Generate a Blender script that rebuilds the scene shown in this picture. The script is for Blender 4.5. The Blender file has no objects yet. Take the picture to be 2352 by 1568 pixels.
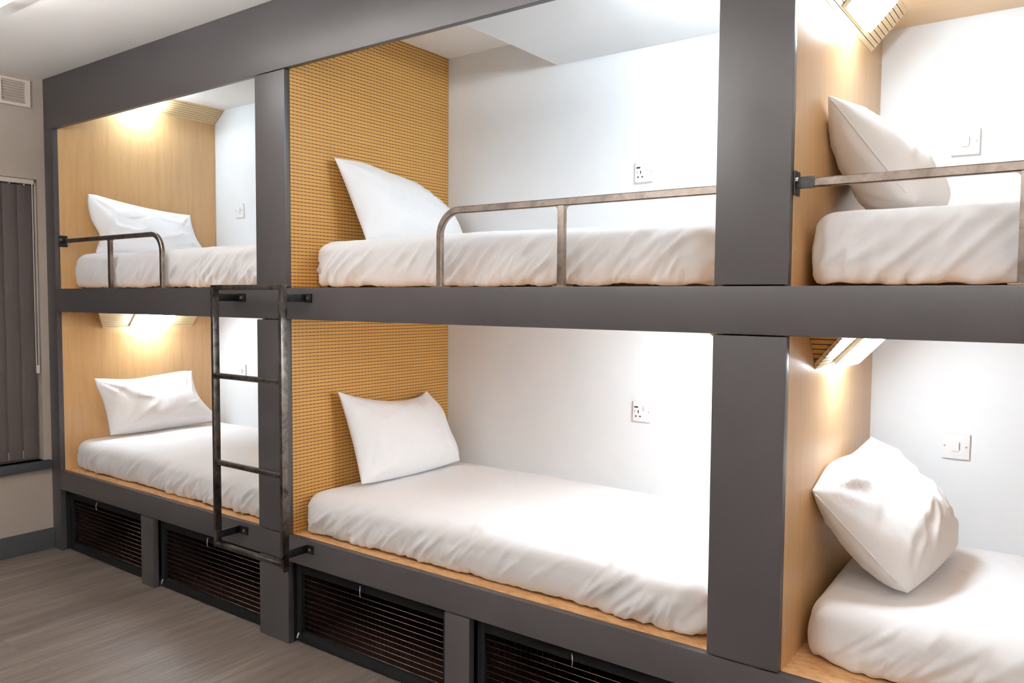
import bpy, bmesh, math, random
from math import sin, cos, pi, radians
from mathutils import Vector, Matrix, noise

SC = bpy.context.scene
COL = SC.collection
random.seed(7)

# ---------------------------------------------------------------- materials
def mat(name, color, rough=0.5, metal=0.0, spec=0.5):
    m = bpy.data.materials.new(name); m.use_nodes = True
    b = m.node_tree.nodes['Principled BSDF']
    b.inputs['Base Color'].default_value = (*color, 1)
    b.inputs['Roughness'].default_value = rough
    b.inputs['Metallic'].default_value = metal
    b.inputs['Specular IOR Level'].default_value = spec
    return m

class NT:
    """small helper around a node tree"""
    def __init__(s, m):
        s.t = m.node_tree; s.b = s.t.nodes['Principled BSDF']
    def n(s, kind, **kw):
        x = s.t.nodes.new(kind)
        for k, v in kw.items(): setattr(x, k, v)
        return x
    def l(s, a, b): s.t.links.new(a, b)
    def coord(s, scale=(1, 1, 1), rot=(0, 0, 0), out='Object'):
        c = s.n('ShaderNodeTexCoord'); mp = s.n('ShaderNodeMapping')
        mp.inputs['Scale'].default_value = scale; mp.inputs['Rotation'].default_value = rot
        s.l(c.outputs[out], mp.inputs['Vector']); return mp.outputs['Vector']
    def noise(s, vec, scale=5, detail=4, rough=.55, dist=0.0):
        x = s.n('ShaderNodeTexNoise'); x.inputs['Scale'].default_value = scale
        x.inputs['Detail'].default_value = detail; x.inputs['Roughness'].default_value = rough
        x.inputs['Distortion'].default_value = dist
        s.l(vec, x.inputs['Vector']); return x.outputs['Fac']
    def ramp(s, fac, stops):
        r = s.n('ShaderNodeValToRGB'); el = r.color_ramp.elements
        el[0].position, el[0].color = stops[0][0], (*stops[0][1], 1)
        el[1].position, el[1].color = stops[-1][0], (*stops[-1][1], 1)
        for p, c in stops[1:-1]:
            e = el.new(p); e.color = (*c, 1)
        s.l(fac, r.inputs['Fac']); return r.outputs['Color']
    def math(s, op, a, b=None, c=None):
        x = s.n('ShaderNodeMath', operation=op)
        for i, v in enumerate((a, b, c)):
            if v is None: continue
            if isinstance(v, (int, float)): x.inputs[i].default_value = v
            else: s.l(v, x.inputs[i])
        return x.outputs[0]
    def mix(s, fac, a, b, mode='MIX'):
        x = s.n('ShaderNodeMix', data_type='RGBA', blend_type=mode)
        for sock, v in ((x.inputs[0], fac), (x.inputs[6], a), (x.inputs[7], b)):
            if isinstance(v, (int, float)): sock.default_value = v
            elif isinstance(v, tuple): sock.default_value = (*v, 1)
            else: s.l(v, sock)
        return x.outputs[2]
    def bump(s, h, strength=.2, dist=.01):
        x = s.n('ShaderNodeBump'); x.inputs['Strength'].default_value = strength
        x.inputs['Distance'].default_value = dist
        s.l(h, x.inputs['Height']); s.l(x.outputs['Normal'], s.b.inputs['Normal'])
    def base(s, c): s.l(c, s.b.inputs['Base Color'])
    def rough(s, c): s.l(c, s.b.inputs['Roughness'])

M = {}
def m_paint():
    m = mat('grey_satin_paint', (.085, .077, .079), .36, 0, .6); t = NT(m)
    n = t.noise(t.coord((1, 1, 1)), 3, 3)
    t.base(t.ramp(n, [(.3, (.042, .0380, .0405)), (.7, (.050, .0455, .0480))]))
    n2 = t.noise(t.coord((60, 60, 60)), 4, 2); t.bump(n2, .04, .001)
    return m
M['paint'] = m_paint()

def m_wall(name, c, r=.75):
    m = mat(name, c, r, 0, .3); t = NT(m)
    n = t.noise(t.coord(), 2.2, 4)
    t.base(t.ramp(n, [(.3, tuple(v * .97 for v in c)), (.7, tuple(min(1, v * 1.02) for v in c))]))
    t.bump(t.noise(t.coord((1, 1, 1)), 160, 2), .05, .001)
    return m
M['white_wall'] = m_wall('white_wall_paint', (.845, .875, .90))
M['far_wall'] = m_wall('light_wall_paint', (.62, .57, .53))
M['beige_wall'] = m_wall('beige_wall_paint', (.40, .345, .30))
M['ceiling'] = m_wall('ceiling_paint', (.88, .865, .84))

def m_wood(name, dark, light, stretch=(14, 14, 1.0), rough=.33):
    m = mat(name, light, rough, 0, .6); t = NT(m)
    t.b.inputs['Coat Weight'].default_value = .35; t.b.inputs['Coat Roughness'].default_value = .3
    v = t.coord(stretch)
    n = t.noise(v, 2.2, 6, .6, .6)
    fine = t.noise(t.coord(tuple(q * 6 for q in stretch)), 3, 3)
    col = t.ramp(n, [(.25, dark), (.5, tuple((a + b) / 2 for a, b in zip(dark, light))), (.8, light)])
    t.base(t.mix(.22, col, t.ramp(fine, [(.3, dark), (.7, light)])))
    t.bump(fine, .03, .001)
    return m
M['veneer'] = m_wood('oak_veneer', (.52, .30, .120), (.64, .41, .195))
M['ceiling_veneer'] = m_wood('pale_veneer_board', (.56, .36, .17), (.66, .45, .24), (1.0, 14, 14))

def m_slat(name, dashed=True, pitch=.0160):
    m = mat(name, (.6, .35, .13), .45, 0, .25); t = NT(m)
    c = t.n('ShaderNodeTexCoord'); s = t.n('ShaderNodeSeparateXYZ'); t.l(c.outputs['Object'], s.inputs[0])
    gz = t.math('FRACT', t.math('DIVIDE', s.outputs['Z'], pitch))
    groove = t.math('LESS_THAN', gz, .20)
    gy = t.math('FRACT', t.math('DIVIDE', s.outputs['Y'], .0215))
    dash = t.math('LESS_THAN', gy, .58)
    n = t.noise(t.coord((14, 1.2, 60)), 3, 5, .6, .4)
    wood = t.ramp(n, [(.25, (.50, .255, .070)), (.8, (.62, .355, .105))])
    if dashed:
        w1 = t.mix(groove, wood, (.27, .125, .037))
        col = t.mix(t.math('MULTIPLY', groove, dash), w1, (.022, .010, .004))
    else:
        col = t.mix(groove, wood, (.05, .024, .01))
    t.base(col)
    t.bump(t.math('SUBTRACT', 1.0, groove), .35, .003)
    return m
M['slat'] = m_slat('perforated_slat_board')
M['slat_line'] = m_slat('grooved_board', False)
M['pale_slat'] = m_wood('pale_grooved_board', (.60, .42, .20), (.70, .52, .29), (10, 1, 10), .5)
M['groove'] = mat('groove_core_brown', (.05, .026, .011), .8)

def m_osb():
    m = mat('oriented_strand_board', (.6, .36, .17), .6); t = NT(m)
    v = t.coord((1, 1, 1))
    vo = t.n('ShaderNodeTexVoronoi'); vo.inputs['Scale'].default_value = 26
    mp = t.coord((.6, 1.5, 1.5), (0, 0, .35)); t.l(mp, vo.inputs['Vector'])
    r = t.n('ShaderNodeSeparateColor'); t.l(vo.outputs['Color'], r.inputs[0])
    c1 = t.ramp(r.outputs[0], [(0, (.50, .27, .115)), (.5, (.60, .345, .155)), (1, (.70, .44, .22))])
    n = t.noise(t.coord((3, 9, 9), (0, 0, .3)), 7, 5, .65, .8)
    c2 = t.ramp(n, [(.38, (.36, .17, .06)), (.5, (.60, .345, .155)), (.75, (.68, .42, .2))])
    t.base(t.mix(.5, c1, c2))
    t.bump(n, .1, .002)
    return m
M['osb'] = m_osb()

def m_fabric(name, c=(.855, .865, .885)):
    m = mat(name, c, .92, 0, .2); t = NT(m)
    t.b.inputs['Sheen Weight'].default_value = .15
    n = t.noise(t.coord((1, 1, 1)), 900, 2)
    f = t.noise(t.coord((5, 5, 5), (.3, .2, .5)), 3, 6, .6, 1.2)
    x = t.math('ADD', t.math('MULTIPLY', n, .12), f)
    t.bump(x, .22, .008)
    return m
M['sheet'] = m_fabric('white_cotton_sheet')
M['pillowcase'] = m_fabric('white_cotton_pillowcase', (.875, .885, .90))
M['core'] = mat('mattress_gap_shade', (.12, .085, .06), .9)  # dark colour stands in for the shaded gap under the sheet hem

def m_steel(name, lo, hi, rough=.32):
    m = mat(name, hi, rough, 1.0); t = NT(m)
    n = t.noise(t.coord((9, 9, 9)), 2.3, 5, .65, .7)
    t.base(t.ramp(n, [(.3, lo), (.5, tuple((a + b) / 2 for a, b in zip(lo, hi))), (.72, hi)]))
    t.rough(t.math('ADD', t.math('MULTIPLY', n, .25), rough - .1))
    return m
M['rail_steel'] = m_steel('lacquered_raw_steel', (.20, .165, .14), (.42, .36, .32))
M['ladder_steel'] = m_steel('blackened_raw_steel', (.045, .042, .040), (.21, .185, .165), .3)
M['black_steel'] = m_steel('black_steel_plate', (.03, .03, .032), (.07, .07, .07), .4)
M['black_frame'] = mat('black_frame_paint', (.006, .006, .0065), .65, 0, .12)
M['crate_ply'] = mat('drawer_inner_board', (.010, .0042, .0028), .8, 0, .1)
M['wire'] = m_steel('copper_tinted_wire', (.08, .05, .04), (.30, .21, .17), .4)
M['zinc'] = mat('zinc_plated_metal', (.72, .72, .70), .28, 1.0)
M['cable_tie'] = mat('white_plastic_tab', (.55, .55, .53), .5)
M['plastic'] = mat('white_switch_plastic', (.88, .88, .89), .3)
M['dark_slot'] = mat('socket_slot_black', (.02, .02, .02), .6)
M['grey_screw'] = mat('dull_grey_screw', (.45, .45, .45), .4, .6)
M['blind'] = mat('taupe_blind_fabric', (.075, .062, .058), .8, 0, .25)
M['sill'] = mat('dark_blue_grey_sill', (.028, .034, .042), .45)
M['skirting'] = mat('dark_grey_skirting', (.045, .048, .052), .5)
M['window_frame'] = mat('grey_window_frame', (.20, .19, .19), .5)
M['vent'] = mat('vent_white_plastic', (.62, .55, .49), .5)
M['cord'] = mat('white_cord', (.62, .58, .54), .6)
def m_glass():
    m = mat('window_glass', (.9, .95, .95), .02); b = m.node_tree.nodes['Principled BSDF']
    b.inputs['Transmission Weight'].default_value = 1; b.inputs['IOR'].default_value = 1.45
    return m
M['glass'] = m_glass()

def m_floor():
    m = mat('vinyl_plank_floor', (.2, .17, .15), .46, 0, .4); t = NT(m)
    br = t.n('ShaderNodeTexBrick'); br.offset = .37; br.offset_frequency = 2
    br.inputs['Scale'].default_value = 1; br.inputs['Mortar Size'].default_value = .0012
    br.inputs['Brick Width'].default_value = 1.22; br.inputs['Row Height'].default_value = .18
    br.inputs['Color1'].default_value = (0, 0, 0, 1); br.inputs['Color2'].default_value = (1, 1, 1, 1)
    br.inputs['Mortar'].default_value = (.5, .5, .5, 1)
    t.l(t.coord((1, 1, 1), (0, 0, pi / 2)), br.inputs['Vector'])
    sep = t.n('ShaderNodeSeparateColor'); t.l(br.outputs['Color'], sep.inputs[0])
    add = t.n('ShaderNodeVectorMath', operation='ADD'); t.l(t.coord((16, 1.1, 1)), add.inputs[0])
    sc = t.n('ShaderNodeVectorMath', operation='SCALE'); t.l(br.outputs['Color'], sc.inputs[0]); sc.inputs['Scale'].default_value = 7
    t.l(sc.outputs[0], add.inputs[1])
    n = t.noise(add.outputs[0], 1.6, 8, .68, .5)
    big = t.noise(t.coord((3.0, .8, 1)), 1.5, 3)
    g = t.ramp(n, [(.34, (.055, .040, .030)), (.5, (.142, .113, .093)), (.68, (.27, .23, .20))])
    g2 = t.mix(.30, g, t.ramp(sep.outputs[0], [(0, (.085, .064, .051)), (1, (.180, .147, .125))]))
    g3 = t.mix(.35, g2, t.ramp(big, [(.3, (.078, .058, .046)), (.7, (.180, .149, .127))]))
    t.base(t.mix(t.math('MULTIPLY', br.outputs['Fac'], .5), g3, (.08, .065, .055)))
    t.bump(n, .06, .002)
    return m
M['floor'] = m_floor()

def m_emit(name, color, strength):
    m = bpy.data.materials.new(name); m.use_nodes = True
    b = m.node_tree.nodes['Principled BSDF']
    b.inputs['Base Color'].default_value = (.9, .9, .9, 1)
    b.inputs['Emission Color'].default_value = (*color, 1)
    b.inputs['Emission Strength'].default_value = strength
    return m
LAMP = 60.0
ROOM = 9.0
M['lamp_glow'] = m_emit('lamp_diffuser', (.74, .88, 1.0), LAMP)
M['lamp_glow_foot'] = m_emit('foot_lamp_diffuser', (.74, .88, 1.0), LAMP * 1.65)
M['added_uplight_glow'] = m_emit('added_uplight_diffuser', (1.0, .985, .98), 375.0)  # glow of the added uplights behind the camera
M['room_glow'] = m_emit('ceiling_light_diffuser', (1.0, .96, .94), ROOM)

# ---------------------------------------------------------------- mesh helper
class MB:
    def __init__(s): s.bm = bmesh.new(); s.slot = 0
    def box(s, x0, y0, z0, x1, y1, z1):
        v = [s.bm.verts.new(p) for p in ((x0, y0, z0), (x1, y0, z0), (x1, y1, z0), (x0, y1, z0),
                                         (x0, y0, z1), (x1, y0, z1), (x1, y1, z1), (x0, y1, z1))]
        for f in ((3, 2, 1, 0), (4, 5, 6, 7), (0, 1, 5, 4), (1, 2, 6, 5), (2, 3, 7, 6), (3, 0, 4, 7)):
            s.bm.faces.new([v[i] for i in f]).material_index = s.slot
        return s
    def prism(s, pts, axis, a, b, slots=None):
        """pts: 2-D outline; axis 0/1/2 = extrude along x/y/z from a to b"""
        def p3(p, h):
            return {0: (h, p[0], p[1]), 1: (p[0], h, p[1]), 2: (p[0], p[1], h)}[axis]
        A = [s.bm.verts.new(p3(p, a)) for p in pts]; B = [s.bm.verts.new(p3(p, b)) for p in pts]
        n = len(pts); fs = []
        for i in range(n):
            f = s.bm.faces.new((A[i], A[(i + 1) % n], B[(i + 1) % n], B[i])); fs.append(f)
            f.material_index = slots[i] if slots else s.slot
        s.bm.faces.new(A[::-1]).material_index = s.slot
        s.bm.faces.new(B).material_index = s.slot
        return s
    def hull(s, pts, faces):
        v = [s.bm.verts.new(p) for p in pts]
        for f in faces: s.bm.faces.new([v[i] for i in f]).material_index = s.slot
        return s
    def sweep(s, path, cross, closed=False, up=Vector((0, 1, 0))):
        """cross-section (list of 2-D points) swept along path; 'up' fixes the frame"""
        path = [Vector(p) for p in path]; n = len(path); rings = []
        for i, p in enumerate(path):
            a = path[i - 1] if (i > 0 or closed) else p
            b = path[(i + 1) % n] if (i < n - 1 or closed) else p
            d1 = (p - a).normalized() if (p - a).length > 1e-9 else None
            d2 = (b - p).normalized() if (b - p).length > 1e-9 else None
            d = ((d1 or d2) + (d2 or d1)).normalized()
            side = d.cross(up)
            if side.length < 1e-5: side = d.cross(Vector((1, 0, 0)))
            side.normalize(); u2 = side.cross(d).normalized()
            k = 1.0
            if d1 and d2: k = 1 / max(.5, d.dot(d1))
            rings.append([s.bm.verts.new(p + side * c[0] * k + u2 * c[1]) for c in cross])
        m = len(cross)
        for i in range(n if closed else n - 1):
            r, q = rings[i], rings[(i + 1) % n]
            for j in range(m):
                s.bm.faces.new((r[j], r[(j + 1) % m], q[(j + 1) % m], q[j])).material_index = s.slot
        if not closed:
            s.bm.faces.new(rings[0][::-1]).material_index = s.slot
            s.bm.faces.new(rings[-1]).material_index = s.slot
        return s
    def cyl(s, a, b, r, seg=12):
        a, b = Vector(a), Vector(b)
        up = Vector((0, 1, 0)) if abs((b - a).normalized().y) < .9 else Vector((1, 0, 0))
        return s.sweep([a, b], [(r * cos(2 * pi * i / seg), r * sin(2 * pi * i / seg)) for i in range(seg)], up=up)
    def ball(s, c, r, sc=(1, 1, 1)):
        mt = Matrix.Translation(c) @ Matrix.Diagonal((r * sc[0], r * sc[1], r * sc[2], 1))
        bmesh.ops.create_icosphere(s.bm, subdivisions=2, radius=1, matrix=mt); return s
    def build(s, name, m, parent=None, bevel=0.0, smooth=False, seg=2):
        if bevel:
            s.bm.normal_update()
            ed = [e for e in s.bm.edges if len(e.link_faces) == 2 and e.calc_face_angle(0) > .6]
            bmesh.ops.bevel(s.bm, geom=ed, offset=bevel, segments=seg, profile=.7, affect='EDGES', clamp_overlap=True)
        bmesh.ops.recalc_face_normals(s.bm, faces=s.bm.faces)
        me = bpy.data.meshes.new(name); s.bm.to_mesh(me); s.bm.free()
        for x in (m if isinstance(m, (list, tuple)) else [m]): me.materials.append(x)
        o = bpy.data.objects.new(name, me); COL.objects.link(o)
        if parent:
            top = parent
            off = parent.location.copy()
            while top.parent:
                top = top.parent; off = off + top.location
            me.transform(Matrix.Translation(-off)); o.parent = parent
        if smooth:
            for p in me.polygons: p.use_smooth = True
        elif bevel:
            for p in me.polygons: p.use_smooth = True
            me.set_sharp_from_angle(angle=radians(50))
        return o

def rect(w, h, b=.0):
    w, h = w / 2, h / 2
    if not b: return [(-w, -h), (w, -h), (w, h), (-w, h)]
    return [(-w + b, -h), (w - b, -h), (w, -h + b), (w, h - b), (w - b, h), (-w + b, h), (-w, h - b), (-w, -h + b)]

def empty(name, loc=(0, 0, 0)):
    o = bpy.data.objects.new(name, None); COL.objects.link(o); o.location = loc
    o.empty_display_size = .1
    return o
def tag(o, label=None, cat=None, group=None, kind=None):
    if label: o['label'] = label
    if cat: o['category'] = cat
    if group: o['group'] = group
    if kind: o['kind'] = kind
    return o
def copy_thing(root, loc):
    r = root.copy(); COL.objects.link(r); r.location = loc
    for ch in root.children:
        c = ch.copy(); COL.objects.link(c); c.parent = r
        for g in ch.children:
            d = g.copy(); COL.objects.link(d); d.parent = c
    return r

# ---------------------------------------------------------------- dimensions (metres; bunk face on y = 0, floor z = 0)
XA0, XA1, XB0, XB1, XC0, XC1, XD0, XD1 = -2.3202, -2.2076, -.2113, 0.0, 2.0, 2.2171, 4.2171, 4.43
ZL0, ZL1, ZM0, ZM1, ZU0, ZCEIL = .3865, .5068, 1.4876, 1.6287, 2.5956, 2.905
DEPTH = 1.107
YF = -4.3           # wall behind the camera
XR = 4.62           # right-hand wall

# ---------------------------------------------------------------- room shell
def struct(o, label, cat): return tag(o, label, cat, kind='structure')
struct(MB().box(XA0 - .12, YF - .1, -.1, XR + .1, DEPTH + .1, 0).build('floor', M['floor']), 'grey-brown wood-look plank floor', 'floor')
struct(MB().box(XA0 - .12, YF - .1, ZCEIL, XR + .1, DEPTH + .1, ZCEIL + .1).build('ceiling', M['ceiling']), 'plain off-white ceiling over room and bunks', 'ceiling')
struct(MB().box(XA0 - .12, DEPTH, 0, XR + .1, DEPTH + .1, ZCEIL).build('wall_back', M['white_wall']), 'white wall closing the back of the bunk bays', 'wall')
struct(MB().box(XR, YF, 0, XR + .1, DEPTH, ZCEIL).build('wall_right', M['far_wall']), 'plain beige wall at the right end of the bunks', 'wall')
struct(MB().box(XA0 - .12, YF - .1, 0, XR + .1, YF, ZCEIL).build('wall_front', M['far_wall']), 'plain beige wall facing the bunks', 'wall')
WY0, WY1, WZ0, WZ1 = -1.75, -.045, .562, 2.292      # window hole in the left wall
wl = MB()
wl.box(XA0 - .12, YF, 0, XA0, WY0, ZCEIL); wl.box(XA0 - .12, WY1, 0, XA0, DEPTH, ZCEIL)
wl.box(XA0 - .12, WY0, 0, XA0, WY1, WZ0); wl.box(XA0 - .12, WY0, WZ1, XA0, WY1, ZCEIL)
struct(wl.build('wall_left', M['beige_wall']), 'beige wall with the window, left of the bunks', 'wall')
struct(MB().box(XA0, YF, 0, XA0 + .014, -.001, .128).build('baseboard_left', M['skirting'], bevel=.003), 'dark grey skirting board along the left wall', 'skirting')
struct(MB().box(.714, .031, 2.751, XC0 - .001, DEPTH - .001, ZCEIL).build('ceiling_bulkhead', M['white_wall'], bevel=.002),
       'white dropped ceiling section over the foot of the upper middle bunk', 'ceiling')

# window: frame, pane and sill set into the hole
win = empty('window_1', (XA0, -.9, WZ0)); struct(win, 'dark window behind the blinds in the left wall', 'window')
f = MB()
xf0, xf1 = XA0 - .112, XA0 - .075
for a in ((WY0, WZ0, WY0 + .05, WZ1), (WY1 - .05, WZ0, WY1, WZ1), (WY0 + .05, WZ0, WY1 - .05, WZ0 + .05), (WY0 + .05, WZ1 - .05, WY1 - .05, WZ1), (-.92, WZ0 + .05, -.87, WZ1 - .05)):
    f.box(xf0, a[0], a[1], xf1, a[2], a[3])
f.build('frame', M['window_frame'], win)
MB().box(XA0 - .096, WY0 + .04, WZ0 + .04, XA0 - .09, WY1 - .04, WZ1 - .04).build('pane', M['glass'], win)
MB().box(XA0 - .07, WY0 - .03, WZ0 - .052, XA0 + .030, -.008, WZ0).build('sill', M['sill'], win, bevel=.006)

# vertical blind
bl = empty('vertical_blind', (XA0 - .03, -.9, WZ1))
tag(bl, 'dark taupe vertical blind hanging in the window at the left edge', 'blind')
MB().box(XA0 - .052, WY0 + .01, WZ1 - .030, XA0 - .008, WY1 - .014, WZ1 - .002).build('headrail', M['vent'], bl, bevel=.003)
rng = random.Random(3)
y = WY1 - .018
k = 0
while y - .089 > WY0:
    a = radians(-9 + rng.uniform(-3, 3)); cyy = y - .043; h = .0445
    xc = XA0 - .030
    ys = [cyy + h * cos(a) * q for q in (-1, -.5, 0, .5, 1)]
    pts = [(xc + h * sin(a) * q + .003 * (1 - q * q), cyy + h * cos(a) * q) for q in (-1, -.5, 0, .5, 1)]
    out = pts + [(p[0] - .0012, p[1]) for p in pts[::-1]]
    s = MB().prism(out, 2, WZ0 + .020, WZ1 - .038).build('slat', M['blind'], bl)
    hem = MB().prism([(p[0] + (.0016 if i < 5 else -.0016), p[1]) for i, p in enumerate(out)], 2, WZ0 + .0205, WZ0 + .075).build('bottom_weight', M['blind'], s)
    MB().cyl((xc, cyy, WZ1 - .039), (xc, cyy, WZ1 - .030), .004, 8).build('hanger', M['plastic'], s)
    MB().box(xc + .003, cyy - .046, WZ0 + .022, xc + .006, cyy - .0435, WZ0 + .072).build('link_clip', M['cord'], s)
    y -= .0815; k += 1
cp = []
xz = XA0 + .004
for i in range(25):
    q = i / 24
    cp.append((xz, -.060, WZ1 - .02 - q * 1.10))
for i in range(1, 8):
    a = pi * i / 8; cp.append((xz, -.068 + .008 * cos(a), WZ1 - 1.12 - .02 * sin(a)))
for i in range(25):
    q = 1 - i / 24
    cp.append((xz, -.076, WZ1 - .02 - q * 1.10))
cord = MB().sweep(cp, [(.0022 * cos(i * pi / 3), .0022 * sin(i * pi / 3)) for i in range(6)], up=Vector((1, 0, 0))).build('pull_cord', M['cord'], bl, smooth=True)
MB().box(xz - .006, -.077, WZ1 - 1.185, xz + .008, -.059, WZ1 - 1.135).build('cord_weight', M['vent'], cord, bevel=.003)

# wall vent
vt = empty('wall_vent', (XA0, -.5, 2.72)); tag(vt, 'white louvred air vent high on the left wall, under the ceiling', 'vent')
v0, v1, z0, z1 = -.95, -.078, 2.716, 2.874
fr = MB()
fr.box(XA0, v0, z0, XA0 + .02, v0 + .05, z1); fr.box(XA0, v1 - .028, z0, XA0 + .02, v1, z1)
fr.box(XA0, v0 + .05, z0, XA0 + .02, v1 - .028, z0 + .018); fr.box(XA0, v0 + .05, z1 - .014, XA0 + .02, v1 - .028, z1)
fr.build('vent_frame', M['vent'], vt)
MB().box(XA0 + .001, v0 + .05, z0 + .018, XA0 + .004, v1 - .028, z1 - .014).build('backing', M['beige_wall'], vt)
lo = MB()
for i in range(8):
    z = z0 + .026 + i * .0158
    lo.prism([(XA0 + .005, z + .006), (XA0 + .018, z - .002), (XA0 + .018, z + .001), (XA0 + .005, z + .009)], 1, v0 + .05, v1 - .028)
lo.build('louvre', M['vent'], vt)
MB().box(XA0 + .008, -.25, z0 + .018, XA0 + .0205, -.235, z1 - .014).build('mullion', M['vent'], vt)

# ---------------------------------------------------------------- built-in bunk unit
bk = empty('bunk_bed', (0, 0, 0))
tag(bk, 'dark grey built-in bunk unit of two tiers with wood-lined bays', 'bunk bed')
P = M['paint']; T = .03
MB().box(XA0 + .001, 0, .0, XA1, T, ZU0).build('post', P, bk, bevel=.003)
G = .004
for x0, x1 in ((XB0, XB1), (XC0, XC1), (XD0, XD1)):
    MB().box(x0, 0, ZM1 + G, x1, T, ZU0 - G).build('post', P, bk, bevel=.003)
    MB().box(x0, 0, ZL1 + G, x1, T, ZM0 - G).build('post', P, bk, bevel=.003)
    MB().box(x0, 0, 0, x1, T, ZL0 - G).build('post', P, bk, bevel=.003)
for x0, x1 in ((-1.271, -1.146), (.943, 1.066), (3.16, 3.283)):
    MB().box(x0, 0, 0, x1, T, .3815).build('stile', P, bk, bevel=.003)
MB().box(XA0 + .001, 0, ZU0, XD1, T, ZCEIL - .001).build('top_beam', P, bk, bevel=.003)
MB().box(XA1, 0, ZM0, XD1, T, ZM1).build('middle_rail', P, bk, bevel=.003)
MB().box(XA1, 0, ZL0, XD1, T, ZL1).build('bottom_rail', P, bk, bevel=.003)
# linings at the ends of the bays
ZP = 1.500          # underside of the upper platforms
def panel(name, m, x0, x1, z0, z1, label=None):
    o = MB().box(x0, T + .0005, z0, x1, DEPTH - .001, z1).build(name, m, bk, bevel=.0008)
    if label: o['label'] = label
    return o
for z0, z1 in ((ZL1, ZP), (ZM1, ZCEIL - .001)):
    panel('end_panel', M['veneer'], XA1 - .018, XA1, z0, z1, 'plain oak veneer end panel')
    panel('end_panel', M['veneer'], XB0, XB0 + .018, z0, z1, 'plain oak veneer end panel')
    panel('slatted_panel', M['slat'], XB1 - .018, XB1, z0, z1, 'grooved and perforated wood panel')
    panel('end_panel', M['veneer'], XC0, XC0 + .018, z0, z1, 'plain oak veneer end panel')
    panel('end_panel', M['veneer'], XC1 - .018, XC1, z0, z1, 'plain oak veneer end panel')
    panel('end_panel', M['veneer'], XD0, XD0 + .018, z0, z1, 'plain oak veneer end panel')
for x0, x1 in ((XA1, XB0), (XB1, XC0), (XC1, XD0)):
    o = MB().box(x0 - .018, T + .0005, ZL1 - .03, x1 + .018, DEPTH - .001, ZL1 - .0005).build('bed_platform', M['osb'], bk); o['label'] = 'bare strand board bed platform'
    o = MB().box(x0 - .018, T + .0005, ZP, x1 + .018, DEPTH - .001, ZM1 - .0005).build('bed_platform', M['osb'], bk); o['label'] = 'bare strand board bed platform'
o = MB().box(XC1 - .0, T + .0005, 2.63, XD0, DEPTH - .001, 2.655).build('ceiling_panel', M['ceiling_veneer'], bk); o['label'] = 'pale wood ceiling board over the upper right bunk'
# storage bay sides
for x in (XA1 - .018, XB0, XB1 - .018, XC0, XC1 - .018, XD0):
    MB().box(x, T + .0005, .001, x + .018, DEPTH - .001, ZL0 + .088).build('storage_side', M['black_frame'], bk)
# small screw heads on the linings
for p in ((XA1, .12, 1.648), (XC1, .05, 1.735), (XC1, 1.075, 2.50), (XC1, .05, .62)):
    MB().cyl((p[0], p[1], p[2]), (p[0] + .003, p[1], p[2]), .004, 10).build('screw', M['zinc'], bk)

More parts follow.
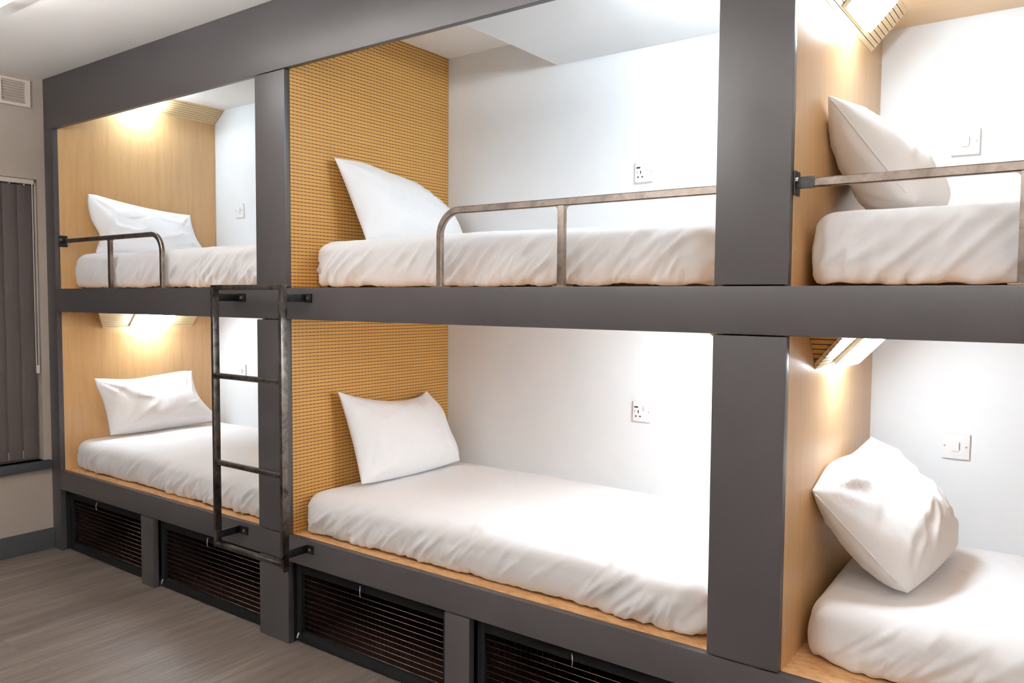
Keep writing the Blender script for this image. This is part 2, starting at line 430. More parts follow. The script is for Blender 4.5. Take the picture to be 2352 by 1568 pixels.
# ---------------------------------------------------------------- mattresses
BEDS = []
def mattress(bay, x0, x1, y0, z0, h, seed, label, head_round=.075, rt=.062, creases=(), wob=1.0, lean=1.1, nf=46):
    y1 = DEPTH - .012
    root = empty('mattress', ((x0 + x1) / 2, (y0 + y1) / 2, z0))
    tag(root, label, 'mattress', 'sheeted mattresses in the bunk bays')
    off = Vector((seed * 13.7, seed * 5.1, seed * 2.3))
    cx, cy, hx, hy = (x0 + x1) / 2, (y0 + y1) / 2, (x1 - x0) / 2, (y1 - y0) / 2
    nx, ny, nc = 290, 70, 9
    fr_ = random.Random(seed * 31 + 5)
    folds = []          # tension folds over the front: foot point, run, rise, height, half width
    for _ in range(nf):
        xa = x0 + .04 + (hx * 2 - .08) * fr_.random(); za = fr_.choice((.012, .02, .03, .05, .08)) + .02 * fr_.random()
        ln = fr_.uniform(.06, .24); sl = lean * fr_.uniform(.55, 1.6)
        folds.append((xa, za, ln / math.hypot(1, sl), ln * sl / math.hypot(1, sl), fr_.uniform(.003, .0095), fr_.uniform(.006, .013)))
    foot = [(x1 - .02 - .28 * fr_.random() ** 1.5, .012, .05, fr_.uniform(.08, .16), fr_.uniform(.004, .010), fr_.uniform(.006, .011)) for _ in range(12)]
    folds += foot
    def ring(d, z):
        ax, ay = hx - d, hy - d
        rc = max(head_round - d * .75, .006); rc = min(rc, ax - .001, ay - .001)
        pts = []
        for (sx, sy, a0) in ((1, 1, 0), (-1, 1, pi / 2), (-1, -1, pi), (1, -1, 1.5 * pi)):
            for i in range(nc):
                a = a0 + (pi / 2) * i / nc
                pts.append((cx + sx * (ax - rc) + rc * cos(a), cy + sy * (ay - rc) + rc * sin(a), cos(a), sin(a)))
            a = a0 + pi / 2
            n = nx if sx * sy > 0 else ny
            p = (cx + sx * (ax - rc) + rc * cos(a), cy + sy * (ay - rc) + rc * sin(a))
            nsx, nsy = {(1, 1): (-1, 1), (-1, 1): (-1, -1), (-1, -1): (1, -1), (1, -1): (1, 1)}[(sx, sy)]
            q = (cx + nsx * (ax - rc) + rc * cos(a), cy + nsy * (ay - rc) + rc * sin(a))
            for i in range(n):
                t = i / n
                pts.append((p[0] + (q[0] - p[0]) * t, p[1] + (q[1] - p[1]) * t, cos(a), sin(a)))
        return [(a, b, z, c, e, d) for a, b, c, e in pts]
    prof = [(.035, .012), (.022, .007), (.010, .011), (.003, .024)]
    for i in range(11):
        q = i / 10; prof.append((-.004 * sin(pi * q), .036 + (h - rt - .036) * q))
    for i in range(1, 9):
        a = pi / 2 * i / 8; prof.append((rt * (1 - cos(a)), h - rt + rt * sin(a)))
    d = rt
    while d < hy - .03:
        d += .022; prof.append((min(d, hy - .008), h))
    bm = bmesh.new(); rings = []
    for d, z in prof:
        R = []
        for (x, y, zz, ax, ay, dd) in ring(d, z):
            p = Vector((x, y, zz))
            fside = max(0.0, min(1.0, 1 - (dd / (rt * 1.15)))) if zz > h * .3 else 1.0
            along = x if abs(ay) > abs(ax) else y
            # diagonal tension folds on the sides
            q = Vector(((along * 7.5 - zz * 9.0), zz * 3.2, 0)) + off
            w = noise.noise(q); fold = (1 - abs(w) * 2.2) if abs(w) < .45 else 0
            q2 = Vector(((along * 17 - zz * 15), zz * 5, 3)) + off
            w2 = noise.noise(q2); fold2 = max(0, 1 - abs(w2) * 3.6)
            sel = max(0, min(1, (noise.noise(Vector((along * 2.1, 1, 7)) + off) + .25) * 2))
            low = max(0.0, 1 - zz / (h * .95))
            disp = fside * (.0120 * fold * sel + .0105 * fold2 * (.3 + low) * sel + .010 * noise.noise(Vector((along * 3, zz * 6, 2)) + off)) * wob
            # gathers where the sheet tucks under
            disp += fside * low * low * .0060 * sin(along * 95 + 6 * noise.noise(Vector((along * 5, 0, 0)) + off)) * sel
            if ay < -.3 and dd < rt * 1.3:
                for (xa, za, fx, fz, fa, fw) in folds:
                    if abs(x - xa - fx / 2) > abs(fx) / 2 + .05: continue
                    tt = ((x - xa) * fx + (zz - za) * fz) / (fx * fx + fz * fz)
                    if tt < -.1 or tt > 1.1: continue
                    tc = max(0, min(1, tt)); dist = math.hypot(x - xa - tc * fx, zz - za - tc * fz)
                    disp += fa * math.exp(-(dist / fw) ** 2) * sin(pi * (.12 + .76 * tc)) * fside * wob
            p.x += ax * disp; p.y += ay * disp
            ftop = 1 - fside
            u = ftop * (.008 * noise.noise(Vector((x * 2.4, y * 2.8, 0)) + off) + .0022 * max(0, 1 - abs(noise.noise(Vector((x * 7 + y * 5, y * 3, 4)) + off)) * 4))
            for (ax0, ay0, ax1, ay1, amp, wid) in creases:
                dx, dy = ax1 - ax0, ay1 - ay0; L2 = dx * dx + dy * dy
                tt = ((x - ax0) * dx + (y - ay0) * dy) / L2
                tc = max(0, min(1, tt)); ddx, ddy = x - ax0 - tc * dx, y - ay0 - tc * dy
                dist = math.hypot(ddx, ddy) + .01 * noise.noise(Vector((x * 9, y * 9, 1)))
                u += amp * math.exp(-(dist / wid) ** 2) * (1 - .6 * tc)
            # crown
            u += ftop * .012 * (1 - ((y - cy) / hy) ** 2) * (1 - ((x - cx) / hx) ** 4)
            p.z += u
            if zz < .03:
                p.z += .009 * noise.noise(Vector((along * 11, 5, 1)) + off) + .005 * noise.noise(Vector((along * 34, 5, 9)) + off)
                p.z = max(p.z, .004)
            R.append(bm.verts.new((max(bay[0] + .004, min(bay[1] - .004, p.x)), max(.034, min(DEPTH - .004, p.y)), z0 + max(.003, p.z))))
        rings.append(R)
    n = len(rings[0])
    for a, b in zip(rings, rings[1:]):
        for i in range(n): bm.faces.new((a[i], a[(i + 1) % n], b[(i + 1) % n], b[i]))
    bm.faces.new(rings[-1]); bm.faces.new(rings[0][::-1])
    mb = MB(); mb.bm.free(); mb.bm = bm
    from mathutils.bvhtree import BVHTree
    bm.normal_update(); BEDS.append(BVHTree.FromBMesh(bm))
    mb.build('fitted_sheet', M['sheet'], root, smooth=True)
    MB().box(x0 + .05, y0 + .05, z0 + .0005, x1 - .05, y1 - .05, z0 + .05).build('mattress_core', M['core'], root)
    return root
HL, HU = .182, .212
mattress((XA1, XB0), XA1 + .022, XA1 + 1.955, .082, ZM1, HU, 1, 'white sheeted mattress on the upper left bunk, behind the short curved guard rail', .09)
mattress((XA1, XB0), XA1 + .014, XA1 + 1.960, .074, ZL1, HL, 2, 'white sheeted mattress on the lower left bunk, behind the black ladder', .085,
         creases=((-1.9, .13, -1.75, .20, .006, .012), (-1.45, .11, -1.36, .20, .006, .012), (-.70, .55, -.3, .62, .006, .02)))
mattress((XB1, XC0), XB1 + .022, XB1 + 1.955, .130, ZM1, HU, 3, 'white sheeted mattress on the upper middle bunk, against the slatted panel', .11)
mattress((XB1, XC0), XB1 + .012, XB1 + 1.965, .074, ZL1, HL, 4, 'white sheeted mattress on the lower middle bunk, with a crease across its width', .10,
         creases=((1.03, .13, 1.33, 1.0, .010, .016), (1.00, .12, .96, .22, .008, .012), (1.62, .11, 1.70, .26, .010, .014), (1.66, .10, 1.74, .2, .006, .010), (.25, .9, .75, 1.05, .012, .05)))
mattress((XC1, XD0), XC1 + .030, XC1 + 1.960, .105, ZM1, HU, 5, 'white sheeted mattress on the upper right bunk, behind the long guard rail', .07, rt=.045)
mattress((XC1, XD0), XC1 + .022, XC1 + 1.960, .142, ZL1, HL - .004, 6, 'white sheeted mattress on the lower right bunk, under the tilted pillow', .10,
         creases=((2.86, .19, 2.92, .34, .012, .014), (2.62, .2, 2.66, .3, .004, .008)))

# ---------------------------------------------------------------- pillows
def pillow(bed, xw, c, th, seed, label, front=+1, pull=(.03, .02, .01, .0), bend=0.0, back=.8, sag=.25, flap=None, seam=False, N=44, thick_pow=.62, wr=1.0, exts=None):
    """c = bottom-near, bottom-far, top-far, top-near corners"""
    c = [Vector(p) for p in c]; off = Vector((seed * 7.3, seed * 3.1, seed * 1.7))
    base = (c[0] + c[1]) / 2
    zmin = min(p.z for p in c)
    root = empty('pillow', (base.x, base.y, zmin)); tag(root, label, 'pillow', 'white pillows on the bunks')
    cen = (c[0] + c[1] + c[2] + c[3]) / 4
    nrm = ((c[1] - c[0]).cross(c[3] - c[0])).normalized()
    if nrm.x * front < 0: nrm = -nrm
    e1 = (c[1] - c[0]).normalized(); e2 = (c[3] - c[0]).normalized()
    W = ((c[1] - c[0]).length + (c[2] - c[3]).length) / 2; H = ((c[3] - c[0]).length + (c[2] - c[1]).length) / 2
    def mid(s, t):
        p = c[0] * (1 - s) * (1 - t) + c[1] * s * (1 - t) + c[2] * s * t + c[3] * (1 - s) * t
        S, Tt = 2 * s - 1, 2 * t - 1
        pt, pn, pf, pb = pull        # pinch of the top, near, far and bottom edges (negative = bulge)
        ps = pn if S < 0 else pf; pv = pt if Tt > 0 else pb
        p = p + e1 * (-S * abs(S) ** 2 * (1 - Tt * Tt) * ps) + e2 * (-Tt * abs(Tt) ** 2 * (1 - S * S) * pv)
        p = p + nrm * bend * sin(pi * t)
        if exts:
            for (es, et, v, r) in exts:
                d = math.hypot((s - es) * W, (t - et) * H); p = p + Vector(v) * math.exp(-(d / r) ** 2)
        return p
    def thick(s, t):
        S, Tt = abs(2 * s - 1), abs(2 * t - 1)
        k = (max(0, 1 - S ** 2.6) ** thick_pow) * (max(0, 1 - Tt ** 2.6) ** thick_pow)
        return th * k * (1 + sag * (1 - 2 * t))
    def wrinkle(s, t, side):
        w = 0
        for ci, (cs, ct) in enumerate(((0, 0), (1, 0), (1, 1), (0, 1))):
            dx, dy = (s - cs) * W, (t - ct) * H; r = math.hypot(dx, dy)
            a = math.atan2(abs(dy), abs(dx))
            w += .0085 * sin(a * 13 + ci * 2 + seed + 2.5 * noise.noise(Vector((r * 6, ci, seed)))) * math.exp(-(r / .16) ** 2) * min(1, r / .05)
        q = Vector((s * W * 6 + t * H * 4, t * H * 5 - s * W * 2, side * 3)) + off
        w += .011 * noise.noise(q)
        q = Vector((s * W * 9 - t * H * 7, t * H * 10, side * 5)) + off
        w += .0070 * max(0, 1 - abs(noise.noise(q)) * 4)
        edge = min(1, 6 * min(s, 1 - s)) * min(1, 6 * min(t, 1 - t))
        return w * edge * wr
    def rest(p):          # press the pillow against the panel and onto the mattress
        x = max(p.x, xw + .003 + .004 * (p.z - zmin)); y = min(p.y, DEPTH - .006); z = p.z
        if z < zmin + .14:
            hit = BEDS[bed].ray_cast(Vector((x, y, zmin + .5)), Vector((0, 0, -1)))
            if hit[0] is not None: z = max(z, hit[0].z + .0025)
        return Vector((x, y, z))
    bm = bmesh.new(); F, B = {}, {}
    for i in range(N + 1):
        for j in range(N + 1):
            s, t = i / N, j / N
            # bunch samples to the edges
            s = .5 - .5 * cos(pi * s) * (1 - .25 * sin(pi * s)) ; t = .5 - .5 * cos(pi * t) * (1 - .25 * sin(pi * t))
            m = mid(s, t); h = thick(s, t)
            edge = i in (0, N) or j in (0, N)
            F[i, j] = bm.verts.new(rest(m + nrm * (h * .5 * 1.0 + wrinkle(s, t, 1)) if not edge else m))
            B[i, j] = F[i, j] if edge else bm.verts.new(rest(m - nrm * (h * .5 * back + wrinkle(s, t, 2))))
    for i in range(N):
        for j in range(N):
            bm.faces.new((F[i, j], F[i + 1, j], F[i + 1, j + 1], F[i, j + 1]))
            q = [B[i, j], B[i, j + 1], B[i + 1, j + 1], B[i + 1, j]]
            if len({v.index if v.index >= 0 else id(v) for v in q}) == 4:
                try: bm.faces.new(q)
                except ValueError: pass
    mb = MB(); mb.bm.free(); mb.bm = bm
    mb.build('pillowcase', M['pillowcase'], root, smooth=True)
    if seam:
        cr = [(.0026 * cos(i * pi / 3), .0026 * sin(i * pi / 3)) for i in range(6)]
        path = [rest(mid(.001, .10 + .86 * i / 30)) - e1 * .001 for i in range(31)]
        MB().sweep(path, cr, up=nrm).build('seam', M['pillowcase'], root, smooth=True)
    return root

pillow(0, XA1, [(-2.055, .165, 1.850), (-2.035, .880, 1.858), (-2.150, .868, 2.148), (-2.150, .165, 2.232)], .17, 1,
       'white pillow propped on the oak end panel of the upper left bunk', pull=(.022, .0, .012, -.012), sag=.35, back=.55,
       exts=[(0, .28, (0, .045, 0), .07), (0, 1, (0, .012, -.012), .04), (1, .06, (0, .035, 0), .10)])
pillow(1, XA1, [(-2.052, .235, .708), (-2.020, 1.000, .720), (-2.150, .850, 1.080), (-2.150, .196, 1.066)], .17, 2,
       'white pillow on the lower left bunk, lit from just above by a lamp', pull=(.018, .012, .03, -.01), sag=.35, back=.55,
       exts=[(0, .86, (0, -.012, 0), .06), (1, 1, (0, .012, -.012), .05), (.35, 1, (0, 0, -.012), .15), (1, .45, (0, -.03, 0), .12)], wr=1.3)
pillow(2, XB1, [(.165, .330, 1.856), (.215, .995, 1.864), (.052, .935, 2.165), (.045, .245, 2.234)], .19, 3,
       'white pillow with a pointed top corner on the upper middle bunk', pull=(-.012, .006, -.035, -.012), sag=.30, back=.5,
       exts=[(1, 1, (0, -.055, -.020), .09), (.25, 1, (0, 0, .012), .12)])
pillow(3, XB1, [(.170, .292, .708), (.215, .955, .720), (.045, .915, 1.080), (.045, .256, 1.145)], .18, 4,
       'white pillow with a dipped top edge on the lower middle bunk', pull=(.050, .012, -.012, -.012), sag=.2, back=.5,
       exts=[(1, 1, (0, -.035, .010), .07), (1, .72, (0, .020, 0), .09), (1, .2, (0, .015, 0), .08)], wr=1.2)
pillow(4, XC1, [(2.482, .300, 1.872), (2.462, .900, 1.872), (2.250, .870, 2.055), (2.235, .290, 2.215)], .235, 5,
       'white pillow leaning end-on behind the guard rail of the upper right bunk', pull=(.0, .006, .0, -.01), seam=True, sag=.18, thick_pow=.5, back=1.0)
pillow(5, XC1, [(2.500, .300, .722), (2.560, .900, .730), (2.268, .885, 1.085), (2.222, .285, .985)], .235, 6,
       'white plump pillow tilted on its corner on the lower right bunk', pull=(.0, .0, .0, -.01), exts=[(.3, 1, (-.01, 0, .03), .14)], seam=True, sag=.12, thick_pow=.55, wr=1.5, back=1.0)

# ---------------------------------------------------------------- wedge reading lamps
def lamp(xw, sgn, y0, y1, zb, zt, label, out=.118, cheek=.085, ly=None, far_slant=0.0, glow='lamp_glow'):
    """xw = panel face, sgn = direction into the bay"""
    root = empty('reading_lamp', (xw, (y0 + y1) / 2, zb)); tag(root, label, 'reading lamp', 'wedge reading lamps at the bunk heads')
    H = zt - zb; L = math.hypot(out, H); n = Vector((sgn * H / L, 0, -out / L)); d = Vector((sgn * out / L, 0, H / L))
    th = .014
    # grooved sloping board as one profile with real grooves
    pts, slots = [], []
    k = int(L / .0165)
    x = 0.0
    def P2(a, b):
        v = Vector((xw + sgn * .001, 0, zb)) + d * a + n * b
        return (max(v.x, xw + .001) if sgn > 0 else min(v.x, xw - .001), min(v.z, zt))
    front, fs = [], []
    for i in range(k):
        a0 = L * i / k; a1 = L * (i + 1) / k
        front += [P2(a0 + .0011, 0), P2(a1 - .0011, 0), P2(a1 - .0011, -.005), P2(a1 + .0011, -.005)] if i < k - 1 else [P2(a0 + .0011, 0), P2(a1, 0)]
        fs += [0, 1, 1, 1] if i < k - 1 else [0, 0]
    front[0] = P2(0, 0)
    back = [P2(L, -th), P2(th * .9, -th)]
    pr = front + back; sl = fs + [0, 0]
    # slanted near end: two prisms are avoided by shearing the near ring
    mb = MB(); bm = mb.bm
    A, Bv = [], []
    for p in pr:
        f = (p[1] - zb) / H
        A.append(bm.verts.new((p[0], y0 + cheek * (1 - f), p[1]))); Bv.append(bm.verts.new((p[0], y1 + far_slant * f, p[1])))
    m = len(pr)
    for i in range(m):
        bm.faces.new((A[i], A[(i + 1) % m], Bv[(i + 1) % m], Bv[i])).material_index = sl[i]
    bm.faces.new(A[::-1]); bm.faces.new(Bv)
    mb.build('slatted_face', [M['pale_slat'], M['groove']], root)
    # triangular cheeks
    for yb, yt, s in ((y0 + cheek + .003, y0 + .003, 1), (y1 - .012, y1 + far_slant - .012, -1)):
        a = [(xw + sgn * .001, yb, zb + .012), (xw + sgn * .001, yt, zt), (xw + sgn * (out - .010), yt, zt - .001)]
        b = [(p[0], p[1] + .010, p[2]) for p in a]
        MB().hull(a + b, ((0, 1, 2), (5, 4, 3), (0, 3, 4, 1), (1, 4, 5, 2), (2, 5, 3, 0))).build('cheek', M['slat_line'], root)
    # lamp body with glowing diffuser
    la, lb = ly or ((y0 + y1) / 2 - .15, (y0 + y1) / 2 + .15)
    def blk(a0, a1, h0, h1, ya, yb, name, m, bev, parent):
        q = MB(); c8 = []
        for yy in (ya, yb):
            for a, h in ((a0, h0), (a1, h0), (a1, h1), (a0, h1)):
                v = Vector((xw + sgn * .001, 0, zb)) + d * a + n * h; c8.append((v.x, yy, v.z))
        q.hull(c8, ((0, 1, 2, 3), (7, 6, 5, 4), (0, 4, 5, 1), (1, 5, 6, 2), (2, 6, 7, 3), (3, 7, 4, 0)))
        return q.build(name, m, parent, bevel=bev)
    body = blk(L * .14, L * .92, .0002, .016, la, lb, 'lamp_base', M['plastic'], .004, root)
    g = blk(L * .17, L * .89, .0162, .036, la + .005, lb - .005, 'diffuser', M[glow], .005, body)
    g['label'] = 'glowing white lamp cover'
    return root
lamp(XA1, 1, .235, DEPTH - .004, 2.815, ZCEIL - .001, 'lit wedge lamp under the ceiling of the upper left bunk', cheek=.05, ly=(.40, .665))
lamp(XA1, 1, .195, .900, 1.377, ZP - .001, 'lit wedge lamp above the pillow of the lower left bunk', ly=(.44, .712))
lamp(XC1, 1, .20, .920, 2.505, 2.629, 'lit wedge lamp at the top right corner of the photo', ly=(.42, .69), cheek=.086)
lamp(XC1, 1, .20, .930, 1.373, ZP - .001, 'lit wedge lamp above the pillow of the lower right bunk', ly=(.43, .67), cheek=.095)
lamp(XC0, -1, .20, .920, 2.63, 2.750, 'lit wedge lamp at the foot of the upper middle bunk, behind the wide post', ly=(.42, .74), glow='lamp_glow_foot')
lamp(XC0, -1, .20, .920, 1.377, ZP - .001, 'lit wedge lamp at the foot of the lower middle bunk, behind the wide post', ly=(.42, .74), glow='lamp_glow_foot')

# ---------------------------------------------------------------- guard rails
def arc(cx, cz, r, a0, a1, n, y):
    return [(cx + r * cos(a0 + (a1 - a0) * i / n), y, cz + r * sin(a0 + (a1 - a0) * i / n)) for i in range(n + 1)]
def guard_rail(xm, dirn, x_end, stiles, label, yr=.047, r=.095, w=.026, dep=.020, bracket=True):
    """xm: mounting panel face, dirn: +1 runs to the right; x_end: outer face of the bent end"""
    zt = 1.932; zr = zt - w / 2
    root = empty('guard_rail', ((xm + x_end) / 2, yr, ZM1)); tag(root, label, 'guard rail', 'steel guard rails on the upper bunks')
    xe = x_end - dirn * w / 2
    cxr = xe - dirn * r
    pth = [(xm + dirn * (.018 if bracket else .002), yr, zr)]
    pth += arc(cxr, zr - r, r, pi / 2, 0 if dirn > 0 else pi, 14, yr)
    pth += [(xe, yr, ZM1 + .005)]
    MB().sweep(pth, rect(w, dep, .003)).build('top_bar', M['rail_steel'], root, smooth=False)
    for x in stiles:
        MB().box(x - w / 2, yr - dep / 2, ZM1 + .005, x + w / 2, yr + dep / 2, zt - w + .001).build('upright', M['rail_steel'], root, bevel=.002)
        for s in (-1, 1):   # welded fillets
            x0 = x + s * w / 2; zz = zt - w
            pts = [(x0, zz), (x0 + s * .014, zz)] + [(x0 + s * .014 - s * .014 * sin(a), zz - .014 + .014 * cos(a)) for a in (.4, .8, 1.2)] + [(x0, zz - .014)]
            MB().prism(pts, 1, yr - dep / 2 + .001, yr + dep / 2 - .001).build('weld_fillet', M['rail_steel'], root)
    for x in list(stiles) + [xe]:
        MB().box(x - .032, yr - .014, ZM1 + .0003, x + .032, yr + .022, ZM1 + .005).build('foot_plate', M['rail_steel'], root, bevel=.001)
    if bracket:
        b = MB().box(min(xm + dirn * .0005, xm + dirn * .006), yr - .025, zr - .034, max(xm + dirn * .0005, xm + dirn * .006), yr + .025, zr + .034).build('wall_plate', M['black_steel'], root, bevel=.001)
        MB().box(min(xm + dirn * .006, xm + dirn * .055), yr - dep / 2 - .004, zr - .017, max(xm + dirn * .006, xm + dirn * .055), yr - dep / 2 + .0, zr + .017).build('clamp', M['black_steel'], root, bevel=.001)
        MB().cyl((xm + dirn * .006, yr - .016, zr + .008), (xm + dirn * .013, yr - .016, zr + .008), .007, 6).build('bolt', M['zinc'], b)
    return root
guard_rail(XA1, 1, -1.078, [-1.633], 'short steel guard rail with one bent end on the upper left bunk')
guard_rail(XC0, -1, .862, [1.431], 'long steel guard rail curving down near the pillow of the upper middle bunk', bracket=False)
guard_rail(XC1, 1, 3.36, [2.772], 'long steel guard rail running out of the photo on the upper right bunk')

# ---------------------------------------------------------------- ladder
ld = empty('ladder', (-.115, -.12, .41)); tag(ld, 'dark steel ladder fixed to the grey post between left and middle bunks', 'ladder')
X0, X1, Y0, Y1 = -.371, .142, -.136, -.104
sw = .018; S = M['ladder_steel']
for x in (X0, X1 - sw):
    MB().box(x, Y0, .398 if x > 0 else .415, x + sw, Y1, 1.640).build('side_rail', S, ld, bevel=.002)
MB().box(X0 + sw, Y0, 1.617, X1 - sw, Y1, 1.640).build('top_bar', S, ld, bevel=.002)
for z in (1.222, .816):
    MB().sweep([(X0 + sw, -.12, z), (X1 - sw, -.12, z)], rect(.024, .024, .006), up=Vector((0, 0, 1))).build('rung', S, ld)
MB().sweep([(X0 + sw, -.122, .428), (X1 - sw, -.122, .428)], rect(.026, .024, .006), up=Vector((0, 0, 1))).build('rung', S, ld)
for x in (X0 + .004, X1 - .013):
    for z in (1.583, .470):
        b = MB().box(x, Y1, z - .017, x + .008, -.0005, z + .017)
        b.box(x + .008, -.0065, z - .019, x + .072 if x < 0 else x + .050, -.0005, z + .019)
        o = b.build('bracket', M['black_steel'], ld, bevel=.001)
        MB().cyl((x + .045 if x < 0 else x + .030, -.0065, z), (x + .045 if x < 0 else x + .030, -.011, z), .007, 6).build('bolt', M['zinc'], o)

# ---------------------------------------------------------------- storage drawers
def drawer(x0, x1, label, latch=.5, tabs=(), bright=True):
    root = empty('storage_drawer', ((x0 + x1) / 2, .06, 0)); tag(root, label, 'drawer', 'black mesh storage drawers under the bunks')
    a, b = x0 + .008, x1 - .008
    yf, yb = .040, .062; z0, z1 = .006, .372; fw, fh = .034, .042
    f = MB()
    f.box(a, yf, z0, a + fw, yb, z1); f.box(b - fw, yf, z0, b, yb, z1)
    f.box(a + fw, yf, z0, b - fw, yb, z0 + fh); f.box(a + fw, yf, z1 - fh, b - fw, yb, z1)
    f.build('front_frame', M['black_frame'], root, bevel=.002)
    w = MB(); p = .0245
    n = int((z1 - z0 - 2 * fh) / p); zz0 = z0 + fh + ((z1 - z0 - 2 * fh) - n * p) / 2
    def wire(mb, c0, c1, r=.0014):
        mb.cyl(c0, c1, r, 6)
    for i in range(n + 1): wire(w, (a + fw - .004, yb - .008, zz0 + i * p), (b - fw + .004, yb - .008, zz0 + i * p))
    n = int((b - a - 2 * fw) / p); xx0 = a + fw + ((b - a - 2 * fw) - n * p) / 2
    w.slot = 1
    for i in range(n + 1): wire(w, (xx0 + i * p, yb - .005, z0 + fh - .004), (xx0 + i * p, yb - .005, z1 - fh + .004), .0004)
    w.build('wire_mesh', [M['wire'], M['black_frame']], root, smooth=True)
    q = MB()
    q.box(a, yb, z0, a + .014, .80, z1 - .06); q.box(b - .014, yb, z0, b, .80, z1 - .06)
    q.box(a + .014, .786, z0, b - .014, .80, z1 - .06)
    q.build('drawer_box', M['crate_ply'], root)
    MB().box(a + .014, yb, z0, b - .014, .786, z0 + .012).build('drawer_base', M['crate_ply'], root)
    xl = a + (b - a) * latch
    pl = MB().box(xl - .016, yf - .0025, z1 - .040, xl + .016, yf - .0005, z1 - .010).build('latch_plate', M['black_frame'], root)
    MB().sweep([(xl - .006 + .008 * sin(pi * i / 12) , yf - .006 - .010 * sin(pi * i / 12), z1 - .014 - .048 * i / 12) for i in range(13)],
               [(.0024 * cos(k * pi / 3), .0024 * sin(k * pi / 3)) for k in range(6)], up=Vector((1, 0, 0))).build('latch_hook', M['zinc'], pl, smooth=True)
    for tx, tz in tabs:
        X = a + .012 if tx == 0 else b - .012; Z = z0 + .030 if tz == 0 else z1 - .028
        t = MB().sweep([(X - .006, yf - .004, Z - .016), (X + .002, yf - .007, Z - .003), (X + .007, yf - .004, Z + .010)], rect(.008, .003, .001))
        t.build('corner_tab', M['cable_tie'], root)
    return root
drawer(XA1 + .018, -1.271, 'black mesh storage drawer nearest the left wall', .40, ((1, 0),))
drawer(-1.146, XB0 - .0, 'black mesh storage drawer partly behind the foot of the ladder', .50, ((0, 0), (1, 1)))
drawer(XB1 + .0, .943, 'black mesh storage drawer just right of the ladder', .47, ((0, 0), (1, 1)))
drawer(1.066, XC0, 'black mesh storage drawer with bright wires at the bottom edge', .47, ())

# ---------------------------------------------------------------- sockets and switches on the back wall
YW = DEPTH
def plate(name, cx, cz, label, cat, group, w=.093, h=.095):
    root = empty(name, (cx, YW, cz)); tag(root, label, cat, group)
    MB().box(cx - w / 2, YW - .010, cz - h / 2, cx + w / 2, YW - .0003, cz + h / 2).build('faceplate', M['plastic'], root, bevel=.003)
    for s in (-1, 1):
        MB().cyl((cx + s * .036, YW - .0102, cz), (cx + s * .036, YW - .0112, cz), .0035, 10).build('screw', M['grey_screw'], root)
    return root
def socket(cx, cz, label):
    r = plate('wall_socket', cx, cz, label, 'socket', 'wall sockets in the middle bunks')
    y = YW - .0102
    MB().box(cx - .030 - .009, y - .0006, cz + .017, cx - .030 + .011, y, cz + .024).build('usb_port', M['dark_slot'], r)
    MB().box(cx - .020, y - .0006, cz - .008, cx - .015, y, cz + .006).build('earth_slot', M['dark_slot'], r)
    for dx in (-.030, -.008):
        MB().box(cx + dx - .004, y - .0006, cz - .026, cx + dx + .004, y, cz - .020).build('pin_slot', M['dark_slot'], r)
    MB().box(cx + .008, y - .004, cz + .006, cx + .022, y, cz + .032).build('rocker', M['plastic'], r, bevel=.002)
    return r
def switch(cx, cz, label):
    r = plate('light_switch', cx, cz, label, 'switch', 'light switches beside the bunk heads')
    y = YW - .0102
    MB().box(cx - .012, y - .005, cz - .018, cx + .012, y, cz + .018).build('rocker', M['plastic'], r, bevel=.003)
    MB().box(cx + .0135, y - .0008, cz - .012, cx + .0155, y, cz + .014).build('rocker_gap', M['grey_screw'], r)
    return r
socket(1.207, 2.181, 'white wall socket above the mattress of the upper middle bunk')
socket(1.215, 1.058, 'white wall socket above the mattress of the lower middle bunk')
switch(-1.918, 2.187, 'white light switch on the wall of the upper left bunk')
switch(-1.915, 1.063, 'white light switch on the wall of the lower left bunk, behind the ladder')
switch(2.513, 2.175, 'white light switch on the wall of the upper right bunk')
switch(2.518, 1.046, 'white light switch on the wall of the lower right bunk')

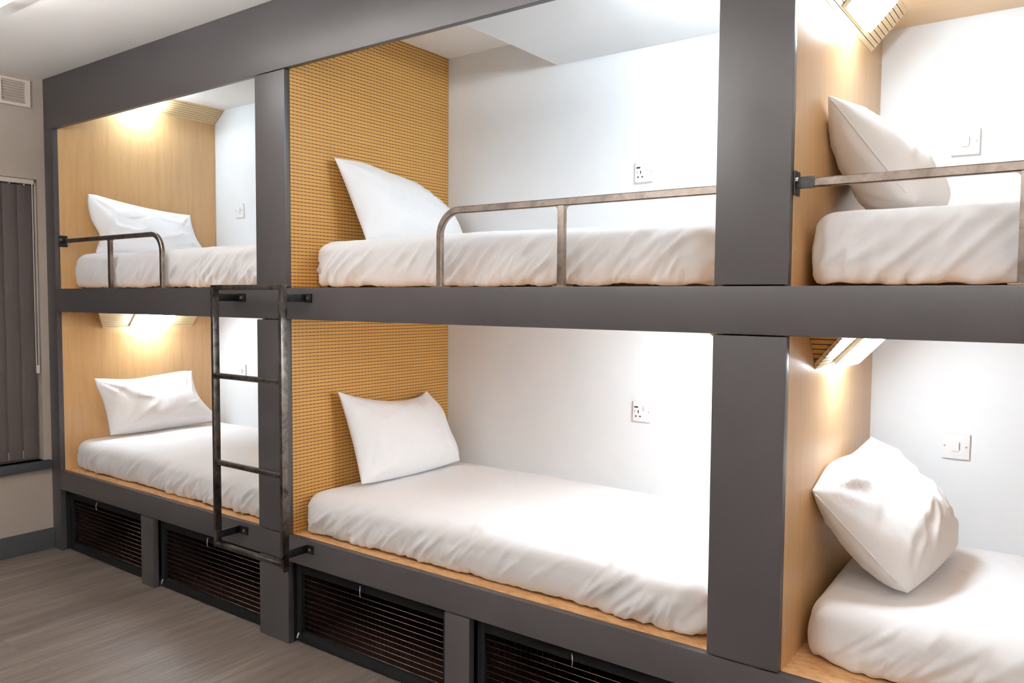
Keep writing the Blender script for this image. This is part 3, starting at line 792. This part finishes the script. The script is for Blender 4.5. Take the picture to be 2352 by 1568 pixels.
# ---------------------------------------------------------------- one visible ceiling light, plus added lights out of view
def ceiling_light(x0, x1, cy, label, drop=.0):
    r = empty('ceiling_light', ((x0 + x1) / 2, cy, ZCEIL)); tag(r, label, 'ceiling light', 'long ceiling lights of the room')
    zt = ZCEIL - drop; w = .075
    MB().box(x0 + .03, cy - (.012 if drop else .035), zt - (.034 if drop else .022), x1 - .03, cy + (.012 if drop else .035), zt - .0005).build('mounting_rail', M['plastic'], r, bevel=.003)
    if drop:      # added uplight: open-topped trough that brightens the ceiling
        MB().prism([(cy - w, zt - .03), (cy - w - .004, zt - .03), (cy - w - .004, zt - .085), (cy + w + .004, zt - .085), (cy + w + .004, zt - .03), (cy + w, zt - .03), (cy + w, zt - .08), (cy - w, zt - .08)], 0, x0, x1).build('trough', M['plastic'], r)
        MB().box(x0 + .01, cy - w + .003, zt - .078, x1 - .01, cy + w - .003, zt - .035).build('diffuser', M['added_uplight_glow'], r)
    else:
        pts = [(cy - w, zt - .0225), (cy + w, zt - .0225)] + [(cy + w * cos(a), zt - .035 - .045 * sin(a)) for a in [pi * k / 10 for k in range(11)]]
        MB().prism(pts, 0, x0, x1).build('diffuser', M['room_glow'], r)
    if drop:
        for x in (x0 + .25, x1 - .25):
            MB().cyl((x, cy, zt - .001), (x, cy, ZCEIL - .0005), .004, 8).build('hanging_rod', M['zinc'], r)
    return r
ceiling_light(-1.06, .20, -.80, 'long white ceiling light whose end glows in the top left corner of the photo')
ceiling_light(3.10, 4.36, -.80, 'long white ceiling light added near the right wall, out of view')  # unseen fixture, added to light the right-hand side
ceiling_light(-.75, .95, -1.95, 'long white uplight added on rods behind the camera, nearer the window wall', .55)  # added uplight, lifts the ceiling and bunk fronts
ceiling_light(2.20, 3.90, -2.9, 'long white uplight added on rods behind the camera, farther from the window', .55)  # second added uplight, also out of view

# ---------------------------------------------------------------- world, camera, view
w = bpy.data.worlds.new('World'); SC.world = w; w.use_nodes = True
bg = w.node_tree.nodes['Background']; bg.inputs['Color'].default_value = (.01, .012, .018, 1); bg.inputs['Strength'].default_value = .3

yaw, pitch, roll, F = .6319, -.0545, .007, 1812.76
R0 = Vector((cos(yaw), sin(yaw), 0)); F0 = Vector((-sin(yaw), cos(yaw), 0)); Z = Vector((0, 0, 1))
FW = F0 * cos(pitch) + Z * sin(pitch); U0 = -F0 * sin(pitch) + Z * cos(pitch)
RR = R0 * cos(roll) + U0 * sin(roll); UU = -R0 * sin(roll) + U0 * cos(roll)
cam = bpy.data.cameras.new('camera'); co = bpy.data.objects.new('camera', cam); COL.objects.link(co)
mw = Matrix((( RR.x, UU.x, -FW.x, 2.9074), (RR.y, UU.y, -FW.y, -2.2558), (RR.z, UU.z, -FW.z, 1.5881), (0, 0, 0, 1)))
co.matrix_world = mw
cam.sensor_width = 36; cam.sensor_fit = 'HORIZONTAL'; cam.lens = F / 2352 * 36
cam.clip_start = .05
SC.camera = co
vs = SC.view_settings
vs.view_transform = 'Standard'; vs.look = 'None'; vs.gamma = 1; vs.use_curve_mapping = False
vs.exposure = 0.30
cy = SC.cycles
cy.max_bounces = 10; cy.diffuse_bounces = 7; cy.glossy_bounces = 4
cy.sample_clamp_indirect = 8
